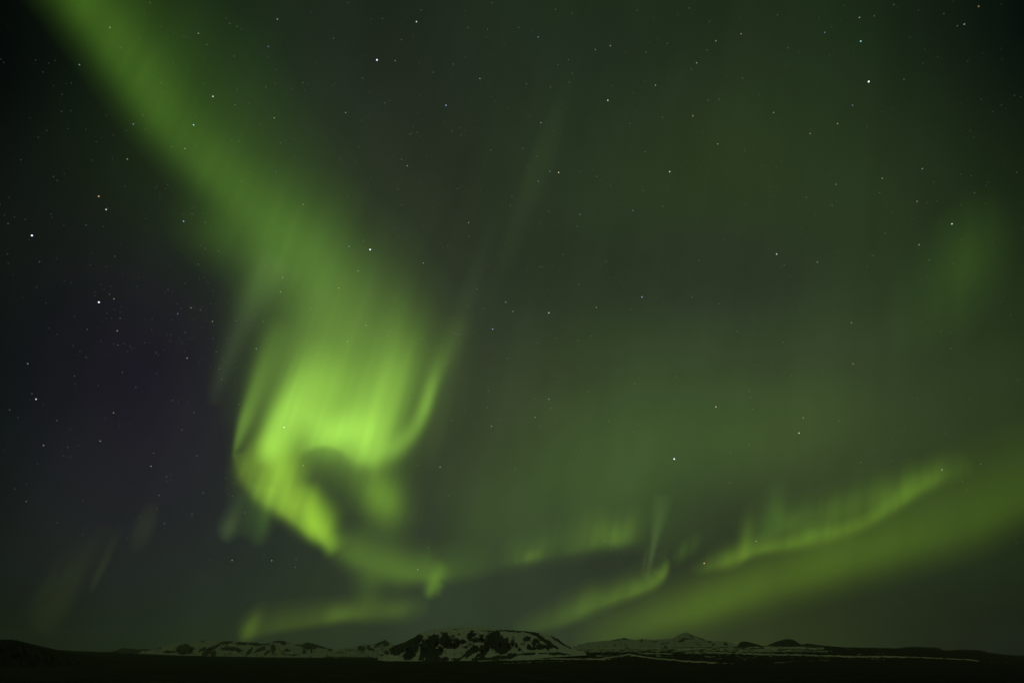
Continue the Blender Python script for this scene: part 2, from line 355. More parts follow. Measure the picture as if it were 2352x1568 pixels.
STARS = {
 (0,0): "1910:133w3 1848:322b3 1466:665w2 1333:861c2 1273:1024g3 918:855c3 547:447c3 757:190y3 983:792y4 830:331c4 1366:231y3 1425:309y4 1582:163y4 1632:183y4 1557:125y5 1612:388y4 1634:618b4 1830:600y4 1889:813y3 1796:860b4 1899:1184w4 2088:1408o3 1264:1523b2 680:1352o2 731:1443w2 737:1434b4 1323:1472w4 1414:1532y4 877:1096y3 368:1217o4 394:1244b4 443:1198c5 145:1102b4 56:1540w4 353:1474b4 61:1361 264:946 322:899 490:573 296:497b5 26:431o5 245:415o5 337:436 733:797 868:900 780:930y5 662:976 1102:1333 1101:1367 864:1283 1181:1011y4 1278:921 1349:1000y5 1342:1105y5 1350:798 1232:803 2086:570y4 2015:614 2119:580 2101:623o5 1894:577 1903:481b5 1845:393 2297:265w4 2142:82 2178:430 1932:984w4 2028:959 1649:972y4 1594:966 1665:1248y4 1723:1195 2132:1162 2026:928 1713:712 1619:722w4 1110:570g4 1400:577 1048:526 1196:477 1192:433 961:267g5 1283:256y5 1267:247 1199:232 1034:20y4 1110:185 1004:1505 1333:1428 593:1550w4 440:1547o5 711:1560 100:1494 30:1482 1580:1468 2309:577 2291:592 2345:1095 420:768o5 489:763o5 428:651 777:1094 631:1104 1078:1283 1068:1298 1155:1273y5",
 (784.4,0): "516:151w2 244:414w1 370:419b3 719:726b2 953:542y3 631:499y4 414:275y4 282:129c4 204:132 42:20c4 549:70w4 852:76 1038:21w4 873:192w4 1006:202y4 998:257 1129:310 1220:190y4 1190:223 1305:213 1354:256c3 1473:67y4 1588:90c4 1748:343b3 1851:316y3 1834:692w2 1563:412w4 1492:446y4 1435:497 1590:506y4 1567:567w4 1439:600w4 1273:578w4 1008:607c5 1054:697 1152:744 1294:799 1373:846y3 1411:846 1028:1034w4 1247:1023w4 1350:1076w4 1282:1147 1174:1350y4 957:1322 800:1300y4 827:1277 819:1291 453:1142y3 471:925y4 520:913y4 486:918 539:941 761:903w4 823:930y4 812:880 850:898 907:884 705:838 526:775 494:876 299:710w4 146:540w4 193:633 28:776o3 195:782 137:830 115:731 327:695 545:660 533:429 770:443w4 850:394c5 389:1304c4 270:1059 358:1077 414:1098w4 588:1073 120:1014 201:1221 550:1241 416:1411y4 473:1362y5 632:1386b5 875:1533y3 560:1550y5 626:1547 40:1359 1434:1180b3 1495:1188y2 1355:1248b3 1355:1270 1640:1180b4 1733:1168y5 1758:1216w4 1786:1240 1853:1279b4 2260:1183w2 2068:1227 2078:1314c4 2007:1450b3 1642:1477b3 1427:1457w4 1161:1415w4 1367:1537 1622:1556w4 2212:1420w4 1875:1515 1929:1405 1988:851w4 2090:1045w4 2209:807w4 2162:588w3 2007:641 2097:359w4 2150:125 2243:301w4 2118:294 2036:70y4 2315:97 2176:267 1946:363 1862:591 2258:551",
 (1568.8,0): "43:57w4 183:149c4 400:234y3 226:283y3 165:346w4 94:434w3 58:477y4 650:104w4 721:331y4 711:446 796:363 1023:186 1008:381 410:538w4 309:523 174:690y4 250:685w4 407:677o5 67:797y3 70:804y4 141:904 239:992y3 425:1039c4 543:1144 679:1111 640:1154 624:776c3 875:920o3 1064:852y3 1167:726b3 1279:563b1 976:225b3 1224:285c2 1215:122w3 1317:111w4 1452:33w4 1796:96o4 1889:179w4 1937:168w3 2036:45o3 1522:547w4 1654:437 1960:423 2052:684 2282:659 2325:668o5 1977:901 1648:1162c3 1372:1228o3 1355:1327y4 1054:1270b3 1054:1382o5 849:1358w4 1026:1414w4 1445:1462 1612:1387o3 1852:1542w2 1725:1253 1751:1384 2007:1328w4 1914:1412 2084:1401 2298:1187o4 2086:1277 526:650 593:1285 157:1515 431:1407 1369:772 1267:874 2102:1257 1985:1210 1913:1201 1578:1506 1565:260",
 (0,522.5): "220:55w1 681:514w1 248:1181w2 784:491o3 52:182b4 272:236w4 621:256 732:270o5 791:199o4 253:411 318:519b5 656:443 754:459w4 717:427 652:468 735:590 767:624 828:625w4 788:565 1048:629 1180:637 1224:594b3 1157:429c4 1271:384b4 1189:441 1315:552o3 1337:549o5 1380:567w4 1332:632 1463:646o3 1451:525 1366:253w4 1386:126y5 1414:144w4 1505:161w4 1657:30 1946:344c3 1932:442y3 1372:352 1405:344 1434:380 1276:721w4 1178:739b4 1152:739 1337:761 1468:762b4 1255:797b5 1170:783 997:793b4 896:816b4 808:711w3 813:809w4 852:799 784:800 696:782 910:831 601:701w4 394:735 551:852 594:893o4 1075:860y4 1088:877 1131:843 1289:898w3 1489:856w4 1511:972w4 1528:903 1528:1044w4 1549:919 1629:916 1612:1065 844:996y4 191:937c3 513:1022o4 935:1099c4 1079:1004 518:1078 677:1085 220:1144w4 66:1255w4 122:1308 391:1328w4 485:1387 782:1275o3 825:1357 690:1469c3 300:1499o3 467:1511o4 1057:1553w4 1254:1392w4 1335:1272w4 1187:1190w4 1229:1204 1296:1202 1765:834c3 1814:646w4 1734:677 1626:642g4 1647:1217g4 1732:1242y4 1957:1375w2 2035:1195w4 2252:855 2146:559w4 2333:417y3 2142:132 2232:326 1947:222 1943:712c5 2182:254 1568:521 1618:474",
 (784.4,522.5): "52:131c3 197:152w1 147:90y4 366:8b4 398:66 563:244y3 115:299w3 390:569c4 170:672c3 41:785c3 40:835y4 200:735w4 323:742w4 556:768w4 68:755 255:507 378:482 699:137 732:127y4 878:59w4 932:423w4 790:381c5 867:538o4 979:559w4 1131:514w3 1181:577y3 1428:587w2 1041:699b2 778:728w4 803:734w4 905:727 814:804w4 955:306y5 974:306y5 1017:265 1127:115 1080:182 1366:270w4 1382:270y4 1279:300 1453:268 1525:186y4 1298:505 1417:425 1635:395w4 1823:232w4 1783:265 2070:478b2 1755:550y3 1990:564c4 1955:482 2166:477 2113:562 2009:709c5 1723:748w4 1478:762y4 1630:778o4 1624:805 1351:792w4 1142:901w4 2094:947b5 1896:975 2247:290 2333:245 1886:348 1491:1062o4 1012:1124y4 809:1033 803:947 1404:961 1325:1176y4 1429:1180w3 1357:1214 1445:1245w4 1333:1306c3 1361:1365c4 1085:1323o4 1032:1367y3 1004:1238w4 851:1256 1212:1266 1073:1200 756:1326w4 804:1301 1699:1132o4 2018:1076w4 2303:1025o4 2256:1168 2308:1198 1843:1332w4 2010:1410w4 2144:1297 1652:1531y4 440:1555w4 463:1170y4 1479:1347",
 (1568.8,522.5): "645:183w2 925:238c3 1626:119w3 1391:37o4 111:227y4 279:82 588:146y5 697:258y4 843:72 1064:173 1310:193y4 1285:192 1269:268 1920:87c5 2131:91c5 1694:223y4 1861:249 60:478w4 248:527w4 370:714o4 691:788y4 863:695 1160:655c3 1172:939o3 1301:860y5 1776:716 1846:832o4 148:738 438:1041 518:943 800:565 452:1124y4 466:1168w4 479:1250w4 226:1234o2 828:1309c3 799:1414y2 1076:1330y4 455:1495w4 325:1543y4 1061:1490 959:977 747:1022 1976:1178 1614:1175 1524:1401 2308:1048",
 (0,976.2): "1040:282o3 1356:210w4 1147:353w4 1173:338b5 1149:384 1095:482w4 1400:465w4 1609:400o5 1601:487c4 1572:475 1688:602w4 1323:612w4 1132:675w4 1080:575y5 181:524y4 104:438y5 182:405 392:671o5 571:516 571:749 963:626 1598:929o3 1871:931o3 2039:922y4 2034:976y4 1820:890 1444:929 1617:1112 2087:277y3 1758:281y5 437:209",
 (784.4,976.2): "528:272w4 679:288w3 735:487w4 1195:302w4 2291:232w1 1814:799g4 1850:863y4 599:844y4 525:992g3 550:647 567:571 73:460 95:466 2236:1265y5 2157:1350y4 1680:1100 133:549 2036:190 2055:190 2182:215 1482:288 1077:446 661:410 1271:238 1523:1102",
 (1568.8,976.2): "1783:306w3 2050:268w4 1924:386y5 1225:254w4 1434:247 503:798y3 146:949o2 147:1149w4 322:397w4 339:521 84:457 947:1066 1503:1216 1961:440",
}

# ================================================================= helpers
def mesh_obj(name, V, F, mat, attrs=None, smooth=True):
    V = np.asarray(V, float); c = V.mean(0)
    me = bpy.data.meshes.new(name)
    me.vertices.add(len(V)); me.vertices.foreach_set('co', (V - c).astype(np.float32).ravel())
    F = np.asarray(F, np.int32)
    me.loops.add(F.size); me.loops.foreach_set('vertex_index', F.ravel())
    me.polygons.add(len(F)); me.polygons.foreach_set('loop_start', np.arange(len(F), dtype=np.int32) * F.shape[1])
    me.polygons.foreach_set('loop_total', np.full(len(F), F.shape[1], np.int32))
    if smooth: me.polygons.foreach_set('use_smooth', np.ones(len(F), bool))
    me.update(calc_edges=True)
    for k, a in (attrs or {}).items():
        a = np.asarray(a, np.float32)
        if a.ndim == 2:
            at_ = me.attributes.new(k, 'FLOAT_COLOR', 'POINT'); at_.data.foreach_set('color', np.c_[a, np.ones(len(a), np.float32)].ravel())
        else:
            at_ = me.attributes.new(k, 'FLOAT', 'POINT'); at_.data.foreach_set('value', a)
    me.materials.append(mat)
    o = bpy.data.objects.new(name, me); sc.collection.objects.link(o); o.location = c
    return o
def tag(o, label, cat=None, group=None, kind=None):
    o['label'] = label
    if cat: o['category'] = cat
    if group: o['group'] = group
    if kind: o['kind'] = kind
    return o
def grid_faces(nr, nc, keep=None, off=0):
    i, j = np.meshgrid(np.arange(nr - 1), np.arange(nc - 1), indexing='ij')
    a = (i * nc + j).ravel()
    F = np.stack([a, a + 1, a + nc + 1, a + nc], -1)
    if keep is not None: F = F[keep.ravel()]
    return F + off

# ================================================================= terrain
def interp(pts, x):
    P = np.array(pts, float); return np.interp(x, P[:, 0], P[:, 1])
def crop(lst, ox, oy, k):
    """marks charted on an enlarged crop -> survey coordinates"""
    return [(ox + e[0] * k, oy + e[1] * k, max(e[2] * k, .3), max(e[3] * k, .3), e[4] if len(e) > 4 else 0) for e in lst]
def marks(X, Y, E, seed=3, wob=1.6):
    # gullies run down to the left, so the jitter is stretched along them
    U, W = -X * .8 + Y * .6, X * .6 + Y * .8
    wx = vnoise(U / 9.0 + 40, W / 4.0 + 9, seed) * wob * 1.5 + vnoise(U / 2.2 + 90, W / 4.0, seed + 1) * wob * 1.1 + vnoise(U / 1.1 + 20, W / 2.0, seed + 4) * wob * .8
    wy = vnoise(U / 6.0 + 11, W / 5.0 + 70, seed + 2) * wob * 1.2 + vnoise(U / 1.6, W / 3.0 + 33, seed + 3) * wob * 1.0
    M = np.zeros(X.shape)
    for x, y, rx, ry, an in E:
        c, s = math.cos(math.radians(an)), math.sin(math.radians(an))
        dx, dy = X + wx - x, Y + wy - y
        a, b = (dx * c + dy * s) / rx, (-dx * s + dy * c) / ry
        M = np.maximum(M, 1.5 - np.hypot(a, b))
    return np.clip(M * .95 - .02, 0, 1)
def ragged(r, s, X, Y, seed, k=1.0, lo=.19, hi=.58):
    U, W = -X * .8 + Y * .6 + 900, X * .6 + Y * .8
    n = vnoise(U / 11 * k, W / 3.2 * k, seed) * .42 + vnoise(U / 5 * k, W / 1.9 * k, seed + 1) * .38 + vnoise(U / 2.4 * k, W / 1.3 * k, seed + 2) * .25
    return np.clip((r * 1.12 + n * .38 - s * .8 - lo) / (hi - lo), 0, 1)
def node_mat(name):
    m = bpy.data.materials.new(name); m.use_nodes = True
    nt = m.node_tree; nt.nodes.clear()
    out = nt.nodes.new('ShaderNodeOutputMaterial'); return m, nt, out
def terrain_mat(name, snow, dark, dark2, scale, patch=0.0):
    m, nt, out = node_mat(name); N, L = nt.nodes, nt.links
    bs = N.new('ShaderNodeBsdfPrincipled'); bs.inputs['Roughness'].default_value = .95; bs.inputs['Specular IOR Level'].default_value = .08
    L.new(bs.outputs[0], out.inputs[0])
    ge = N.new('ShaderNodeNewGeometry')
    n1 = N.new('ShaderNodeTexNoise'); n1.inputs['Scale'].default_value = scale; n1.inputs['Detail'].default_value = 8; n1.inputs['Roughness'].default_value = .62
    L.new(ge.outputs['Position'], n1.inputs['Vector'])
    at_ = N.new('ShaderNodeAttribute'); at_.attribute_name = 'rock'
    # rock = smoothstep(attribute + noise)
    ad = N.new('ShaderNodeMath'); ad.operation = 'MULTIPLY_ADD'; L.new(n1.outputs['Fac'], ad.inputs[0]); ad.inputs[1].default_value = 1.3; ad.inputs[2].default_value = -.65
    s = N.new('ShaderNodeMath'); s.operation = 'ADD'; L.new(ad.outputs[0], s.inputs[0]); L.new(at_.outputs['Fac'], s.inputs[1])
    mr = N.new('ShaderNodeMapRange'); mr.interpolation_type = 'SMOOTHSTEP'
    mr.inputs['From Min'].default_value = .24; mr.inputs['From Max'].default_value = .72; L.new(s.outputs[0], mr.inputs['Value'])
    n2 = N.new('ShaderNodeTexNoise'); n2.inputs['Scale'].default_value = scale * 3.1; n2.inputs['Detail'].default_value = 5
    L.new(ge.outputs['Position'], n2.inputs['Vector'])
    cr = N.new('ShaderNodeMix'); cr.data_type = 'RGBA'; L.new(n2.outputs['Fac'], cr.inputs['Factor'])
    cr.inputs['A'].default_value = (*dark, 1); cr.inputs['B'].default_value = (*dark2, 1)
    sn = N.new('ShaderNodeMix'); sn.data_type = 'RGBA'; L.new(n1.outputs['Fac'], sn.inputs['Factor'])
    sn.inputs['A'].default_value = (*[v * .82 for v in snow], 1); sn.inputs['B'].default_value = (*[min(.85, v * 1.1) for v in snow], 1)
    mx = N.new('ShaderNodeMix'); mx.data_type = 'RGBA'; L.new(mr.outputs[0], mx.inputs['Factor'])
    L.new(sn.outputs['Result'], mx.inputs['A']); L.new(cr.outputs['Result'], mx.inputs['B'])
    L.new(mx.outputs['Result'], bs.inputs['Base Color'])
    bp = N.new('ShaderNodeBump'); bp.inputs['Strength'].default_value = .6; bp.inputs['Distance'].default_value = .35 / scale
    L.new(n1.outputs['Fac'], bp.inputs['Height']); L.new(bp.outputs[0], bs.inputs['Normal'])
    return m
SNOW = (.60, .64, .64)

def ridge(name, x0, x1, dx, sky, foot, D0, Dr, rockfn, mat, label, rows=44, rough=1.0, seed=1, profile=1.0, back=None):
    """a mountain flank: foot line at distance D0, crest at Dr, then down the far side"""
    xs = np.arange(x0, x1 + dx, dx); ys_s = interp(sky, xs); ys_f = interp(foot, xs)
    ys_s = ys_s + rough * (vnoise(xs / 5.0, xs * 0 + 3, seed) * .55 + vnoise(xs / 2.2, xs * 0 + 8, seed + 1) * .4)
    t = np.linspace(0, 1, rows)[:, None]
    yy = ys_f[None] + (ys_s - ys_f)[None] * t
    XX = np.repeat(xs[None], rows, 0)
    gul = vnoise(XX / 9.0 + t * 3, yy / 14.0, seed + 5) * .6 + vnoise(XX / 4.0, yy / 9.0, seed + 6) * .4
    D = D0 + (Dr - D0) * t ** profile + gul * (Dr - D0) * .17 * np.sin(np.pi * np.clip(t, 0, 1))
    P = at(XX, yy, D)
    R = rockfn(XX, yy)
    # far side
    crest = P[-1]; nb = 10; bk = back or (Dr - D0) * 2.0
    B = []
    for k in range(1, nb + 1):
        u = k / nb; q = crest.copy(); q[:, 1] += bk * u
        q[:, 2] = crest[:, 2] * (1 - u) ** 1.3 - 60 * u; B.append(q)
    V = np.concatenate([P, np.array(B)], 0); nr = rows + nb
    R = np.concatenate([R, np.repeat(R[-1:], nb, 0)], 0)
    o = mesh_obj(name, V.reshape(-1, 3), grid_faces(nr, len(xs)), mat, {'rock': R.ravel()})
    return tag(o, label, kind='structure')

# ---- plain: one sheet from under the camera to the far hills
GSKY = [(-900,1500),(0,1492),(70,1491),(150,1493),(250,1497),(420,1504),(600,1507),(860,1509),(1000,1509),(1180,1503),(1280,1493),(1320,1489),(1500,1488),(1690,1486),(1764,1484),
        (1900,1484),(1940,1487),(2000,1487.5),(2060,1488),(2100,1486),(2150,1487.5),(2174,1493),(2201,1491.5),(2251,1492.5),(2276,1497.5),(2310,1502),(2352,1504),(3300,1506)]
STRIPES = [
 ([(1100,1516.5),(1130,1515.5),(1176,1514),(1216,1513),(1276,1512),(1340,1512.6),(1388,1513)],1.5,.95),
 ([(1385,1511),(1400,1509),(1420,1505.5),(1446,1502.5),(1476,1507),(1500,1511),(1526,1513),(1576,1517),(1640,1521.5)],1.7,1.0),
 ([(1470,1499.5),(1543,1500.5)],1.5,.9), ([(1350,1492),(1473,1491.5)],1.0,.7), ([(1300,1487.5),(1500,1489),(1700,1489)],2.4,.75),
 ([(1576,1498),(1651,1498),(1764,1502),(1850,1503.5),(1939,1506.5),(2089,1508)],1.7,1.0), ([(2089,1508),(2150,1510.5),(2226,1514.5),(2246,1517)],1.1,.85),
 ([(2276,1520.5),(2312,1520.5)],1.0,.6), ([(1782,1520.5),(1806,1520.5)],1.0,.8), ([(1811,1519),(1830,1518.5)],.7,.5), ([(1881,1515.5),(1904,1515.5)],1.1,.7), ([(1836,1518),(1868,1516.5)],.9,.4),
 ([(1620,1507.5),(1640,1507)],1.2,.7), ([(1695,1509),(1733,1509)],.9,.5), ([(1230,1519.5),(1292,1518)],.9,.5), ([(1176,1521),(1218,1520)],1.2,.7), ([(1146,1523),(1170,1522)],.8,.5),
 ([(1372,1505),(1394,1505)],1.3,.75), ([(1270,1506),(1335,1505)],1.1,.6), ([(1215,1508.5),(1250,1507.5)],1.3,.6), ([(1640,1521),(1690,1523.5)],1.0,.6), ([(1380,1519),(1400,1518)],.8,.4),
 ([(1690,1496),(1764,1495),(1830,1493),(1900,1496)],3.0,.6), ([(1764,1488),(1830,1487),(1890,1489)],2.6,.8), ([(1640,1492),(1764,1492)],1.2,.6),
 ([(1255,1499),(1320,1496),(1420,1496),(1560,1495)],1.0,.5), ([(1960,1499),(2060,1500)],.7,.25), ([(2010,1494),(2160,1497)],.6,.2), ([(2090,1500),(2240,1503)],.6,.2)]
def ground_rock(X, Y):
    S = np.zeros(X.shape)
    for pts, th, am in STRIPES:
        P = np.array(pts, float); yy = np.interp(X, P[:, 0], P[:, 1])
        ex = np.clip(np.minimum(X - P[0, 0], P[-1, 0] - X) / 7.0 + 1, 0, 1)
        n = vnoise(X / 9.0, Y / 3.0, 61) * .5 + vnoise(X / 3.5 + 5, Y / 1.5, 62) * .35
        S = np.maximum(S, am * ex * np.exp(-((Y - yy + .7 * vnoise(X / 6.0, Y * 0 + 1, 60)) / (th * 1.25)) ** 2) * (1 + .9 * n) * .92)
    mott = np.clip((vnoise(X / 14.0, Y / 1.3, 64) + vnoise(X / 5.0, Y / .8, 65) * .7) - .35, 0, 1)
    zone = np.clip((X - 1190) / 60, 0, 1) * np.clip((2180 - X) / 200, 0, 1) * np.clip((1519 - Y) / 6, 0, 1)
    S = np.maximum(S, .85 * mott * zone)
    hz = np.clip((X - 1190) / 60, 0, 1) * np.clip((1960 - X) / 160, 0, 1) * np.clip((1499 - Y) / 4, 0, 1)
    S = np.maximum(S, hz * np.clip(.5 + .5 * vnoise(X / 10.0, Y / 1.1, 67) + .3 * vnoise(X / 4.0, Y / .7, 68), 0, 1))
    Z = np.where((X < 1120) & (Y < 1516), .15 * np.clip(mott, 0, 1), 0)
    return 1 - np.clip(np.maximum(S, Z), 0, 1) * .95
def build_ground():
    az = np.unique(np.concatenate([np.linspace(-math.pi, -1.05, 60), np.linspace(-1.05, -.86, 40), np.linspace(-.86, .86, 1500), np.linspace(.86, 1.05, 40), np.linspace(1.05, math.pi, 60)]))
    D = np.concatenate([np.geomspace(2, 2000, 40)[:-1], np.geomspace(2000, 5200, 50)[:-1], np.geomspace(5200, 17000, 190)[:-1], np.geomspace(17000, 25000, 12)])
    A, DD = np.meshgrid(az, D)
    c = np.maximum(np.cos(A), .25)
    xpix = 1176 + 1490 * np.tan(np.clip(A, -1.2, 1.2))
    ys = interp(GSKY, xpix)
    DY = DD * np.cos(A)                                         # distance ahead
    slope = (1500 - ys) / 1490.0
    Dr = 15000.0; Ds = 6200.0
    front = np.clip((math.radians(75) - np.abs(A)) / .3, 0, 1)
    zc = (HC + Dr / c * 0 + Dr * slope) * front
    t = np.clip((DY - Ds) / (Dr - Ds), 0, 1)
    ease = t ** 1.25
    Z = zc * ease
    Z = np.where((zc < 0), 0, Z)
    Z = np.where(DY > Dr, zc * np.clip(1 - (DY - Dr) / 3000.0, 0, 1) - np.clip((DY - Dr) / 3000, 0, 1) * 80, Z)
    far = np.clip((DD - 300) / 2000, 0, 1)
    Z = Z + far * (vnoise(A * 60 + 100, np.log(DD) * 9, 71) * 2.2 + vnoise(A * 170 + 300, np.log(DD) * 22, 72) * 1.0) * np.clip((16000 - DD) / 6000, 0, 1)
    near = np.clip((DD - 20) / 150, 0, 1) * np.clip((2500 - DD) / 500, 0, 1)
    X = DD * np.sin(A); Yw = DD * np.cos(A)
    Z = Z + near * (vnoise(X / 60 + 500, Yw / 60 + 500, 73) * 1.6 + vnoise(X / 17 + 500, Yw / 17 + 500, 74) * .6)
    V = np.stack([X, Yw, Z], -1)
    # survey coordinates for the snow chart
    dz = Z - HC; f = Yw * cP + dz * sP; u = -Yw * sP + dz * cP
    ok = f > 10
    px = np.where(ok, 1176 + FPX * X / np.where(ok, f, 1), -999); py = np.where(ok, 784 - FPX * u / np.where(ok, f, 1), 1600)
    R = np.where(ok & (py < 1530), ground_rock(px, np.clip(py, 1470, 1600)), 1.0)
    o = mesh_obj('ground', V.reshape(-1, 3), grid_faces(len(D), len(az)), GMAT, {'rock': R.ravel()})
    return tag(o, 'dark lava plain with thin streaks of snow towards the mountains', kind='structure')
def ground_mat():
    m = terrain_mat('lava_plain', (.60, .64, .55), (.012, .012, .016), (.022, .019, .019), .02)
    nt = m.node_tree; N, L = nt.nodes, nt.links
    # patches of dry yellow grass in the lava
    mix = [n for n in N if n.type == 'MIX'][0]
    ge = [n for n in N if n.type == 'NEW_GEOMETRY'][0]
    mp = N.new('ShaderNodeMapping'); mp.inputs['Scale'].default_value = (.0016, .0045, .002); L.new(ge.outputs['Position'], mp.inputs[0])
    nz = N.new('ShaderNodeTexNoise'); nz.inputs['Scale'].default_value = 1.6; nz.inputs['Detail'].default_value = 7; nz.inputs['Roughness'].default_value = .65; L.new(mp.outputs[0], nz.inputs['Vector'])
    mr = N.new('ShaderNodeMapRange'); mr.interpolation_type = 'SMOOTHSTEP'; mr.inputs['From Min'].default_value = .55; mr.inputs['From Max'].default_value = .70; L.new(nz.outputs['Fac'], mr.inputs['Value'])
    g = N.new('ShaderNodeMix'); g.data_type = 'RGBA'; L.new(mr.outputs[0], g.inputs['Factor'])
    L.new(mix.outputs['Result'], g.inputs['A']); g.inputs['B'].default_value = (.10, .075, .03, 1)
    last = [n for n in N if n.type == 'MIX'][2]
    for l in list(L):
        if l.from_node == mix and l.to_node == last: L.remove(l)
    L.new(g.outputs['Result'], last.inputs['B'])
    return m
GMAT = ground_mat()
build_ground()

MMAT = terrain_mat('mountain_rock_and_snow', SNOW, (.034, .040, .044), (.070, .074, .074), .03)
RMAT = terrain_mat('range_rock_and_dimmed_snow', (.45, .48, .46), (.055, .06, .055), (.11, .11, .10), .018)  # snow colour darkened to imitate lens vignetting on the left range
DMAT = terrain_mat('dark_hill_rock', (.5, .52, .5), (.045, .048, .044), (.07, .07, .062), .02)

# ---- the table mountain
M3 = lambda l: crop(l, 861.3, 1406.8, .1953)
M_ROCK = M3([(250,430,80,62,-20),(215,400,45,30,-30),(340,400,90,55,-15),(440,355,105,55,-20),(520,285,42,28),(390,500,60,52),(455,470,36,70),(480,440,50,50),(575,420,60,105),(650,420,80,110),(640,500,75,60),
 (700,320,75,55),(830,330,75,65,15),(820,262,30,34),(890,385,85,36),(960,335,34,38),(1030,340,34,22),(700,495,55,45),(760,440,45,45),(560,520,45,40),(620,545,80,22),(800,540,60,25),(700,550,80,22),
 (1140,255,46,28),(1135,215,28,10),(1260,265,28,14),(1210,320,90,28),(1110,290,30,26),(1100,470,85,34,-42),(1030,520,50,16,-45),(1160,430,60,40,-20),(1290,430,62,75),(1240,520,60,40),(1180,540,60,14),(960,545,50,20),
 (1390,330,95,90),(1385,255,24,40),(1435,245,36,40),(1470,330,60,60),(1500,400,95,70),(1480,450,60,34),(1550,325,22,32),(1615,350,26,34),(1662,385,12,28),(1700,432,12,14),(1620,492,62,18),(1500,520,120,22),(1350,540,110,16),
 (1640,214,110,11,4),(1500,207,60,6,3),(1320,212,60,6,4),(1790,222,50,14,10),(1880,245,60,22,18),(1960,300,60,24,36),(2040,350,60,24,34),(2110,395,50,16,26),(2100,290,50,10,48),(2180,345,60,12,40),(2260,388,50,9,32),(2150,300,40,6,35),
 (1790,305,46,26,-10),(1870,360,20,46),(1900,330,40,20,30),(1945,400,52,30),(2040,395,56,28),(1810,400,24,30),(1860,420,30,14),(1750,375,10,12),(1720,360,8,10),(930,265,10,12),(990,250,8,16),(640,275,12,12),(950,195,30,5),(780,230,12,8),(1070,400,20,14),(1330,330,30,50),
 (140,470,26,20),(80,490,14,14),(30,440,14,20),(1800,480,90,14,-3),(1980,470,60,8,-4),(2150,480,120,16,3)])
M_SNOW = M3([(290,510,66,13,-42),(305,545,14,26),(250,560,40,10,-20),(520,440,14,44,8),(470,525,62,13,-36),(430,555,26,10),(500,480,20,22),(585,540,10,16),(830,465,16,36),(860,432,44,10),(800,510,40,10,-40),
 (955,440,82,13,-37),(890,495,32,12,-35),(960,510,22,22,-50),(1050,525,26,11,-30),(1160,505,40,13,-42),(1215,520,14,10),(1120,540,20,10),(1340,465,16,30,20),(1330,505,30,13),(1410,490,44,13,-10),(1360,440,10,20,-30),(740,415,20,12),(1150,375,50,10,-15),(1240,360,50,9,10),(540,350,12,12)])
SKY_M = [(858,1524),(870,1509),(880,1499),(892,1490),(908,1481),(925,1475),(949,1464),(962,1455),(985,1446),(1017,1440.5),(1040,1438.5),(1066,1438),(1105,1439.5),(1134,1442),(1173,1446.5),(1203,1448),(1232,1451.5),(1261,1456.5),(1281,1465.5),(1300,1480),(1322,1490),(1345,1498)]
FOOT_M = [(850,1526),(880,1522),(1100,1522),(1180,1517),(1260,1509),(1345,1504)]
def rock_m(X, Y):
    r = marks(X, Y, M_ROCK, 21, .9); s = marks(X, Y, M_SNOW, 25, .6)
    r = ragged(r, s, X, Y, 27)
    base = np.clip((Y - (1517.5 + (X > 1100) * -(X - 1100) * .03)) / 1.5, 0, 1)
    return np.clip(np.maximum(r, base), 0, 1)
ridge('mountain', 858, 1346, .9, SKY_M, FOOT_M, 9300, 11800, rock_m, MMAT,
      'broad snow-capped table mountain with dark cliffs standing on the plain', rows=90, rough=.5, seed=4)

# ---- jagged snowy range on the left
SKY_L = [(228,1503),(240,1498),(262,1494),(282,1487),(290,1489.5),(300,1488.5),(315,1492.5),(327,1489),(335,1494.5),(362,1488),(378,1482),(400,1478),(440,1476),(462,1470),(500,1473),(520,1471),(550,1473),(588,1474),
         (603,1478),(633,1470.6),(650,1470.6),(663,1477),(688,1478),(708,1474),(718,1477),(728,1487),(763,1490),(813,1485.6),(833,1479),(863,1478),(885,1468),(895,1475),(905,1480),(925,1482),(950,1490)]
FOOT_L = [(228,1514),(950,1518)]
L1 = crop([(1210,462,78,26),(1050,465,44,14),(1140,436,18,7),(1320,450,26,10),(1700,450,76,40),(1560,472,60,9),(1470,440,16,5),(1860,450,40,10,-30),(1920,450,60,14,-30),(1900,490,50,14,-20),(2080,385,56,14,-10),(2000,415,66,10,-35),(2110,445,70,14,5),(2220,395,60,13),(2330,395,50,9),
  (2290,470,40,14,-55),(1960,490,20,24,20),(2180,450,40,16,20),(1520,395,60,4,-15),(1850,372,30,5)], 0, 1378.1, .25)
L2 = crop([(20,405,60,9),(90,400,40,8),(210,378,66,12,3),(250,392,30,14,20),(160,440,18,34),(40,450,50,14,-25),(100,480,40,10,-40),(480,418,52,34),(440,470,18,16,-60),(510,462,9,20),(540,430,20,10,50),(390,410,30,6),(680,452,22,9),(970,440,34,20),(1030,430,16,20),(1065,450,30,10,20),(1150,388,52,12,-18),(1195,398,28,20),
  (1195,475,22,14,-30),(1170,500,26,6),(860,455,40,4),(290,460,30,6),(340,500,60,4),(700,520,70,6),(850,525,90,8),(1000,530,120,9),(780,480,50,3),(1110,420,30,8,-20)], 588, 1378.1, .25)
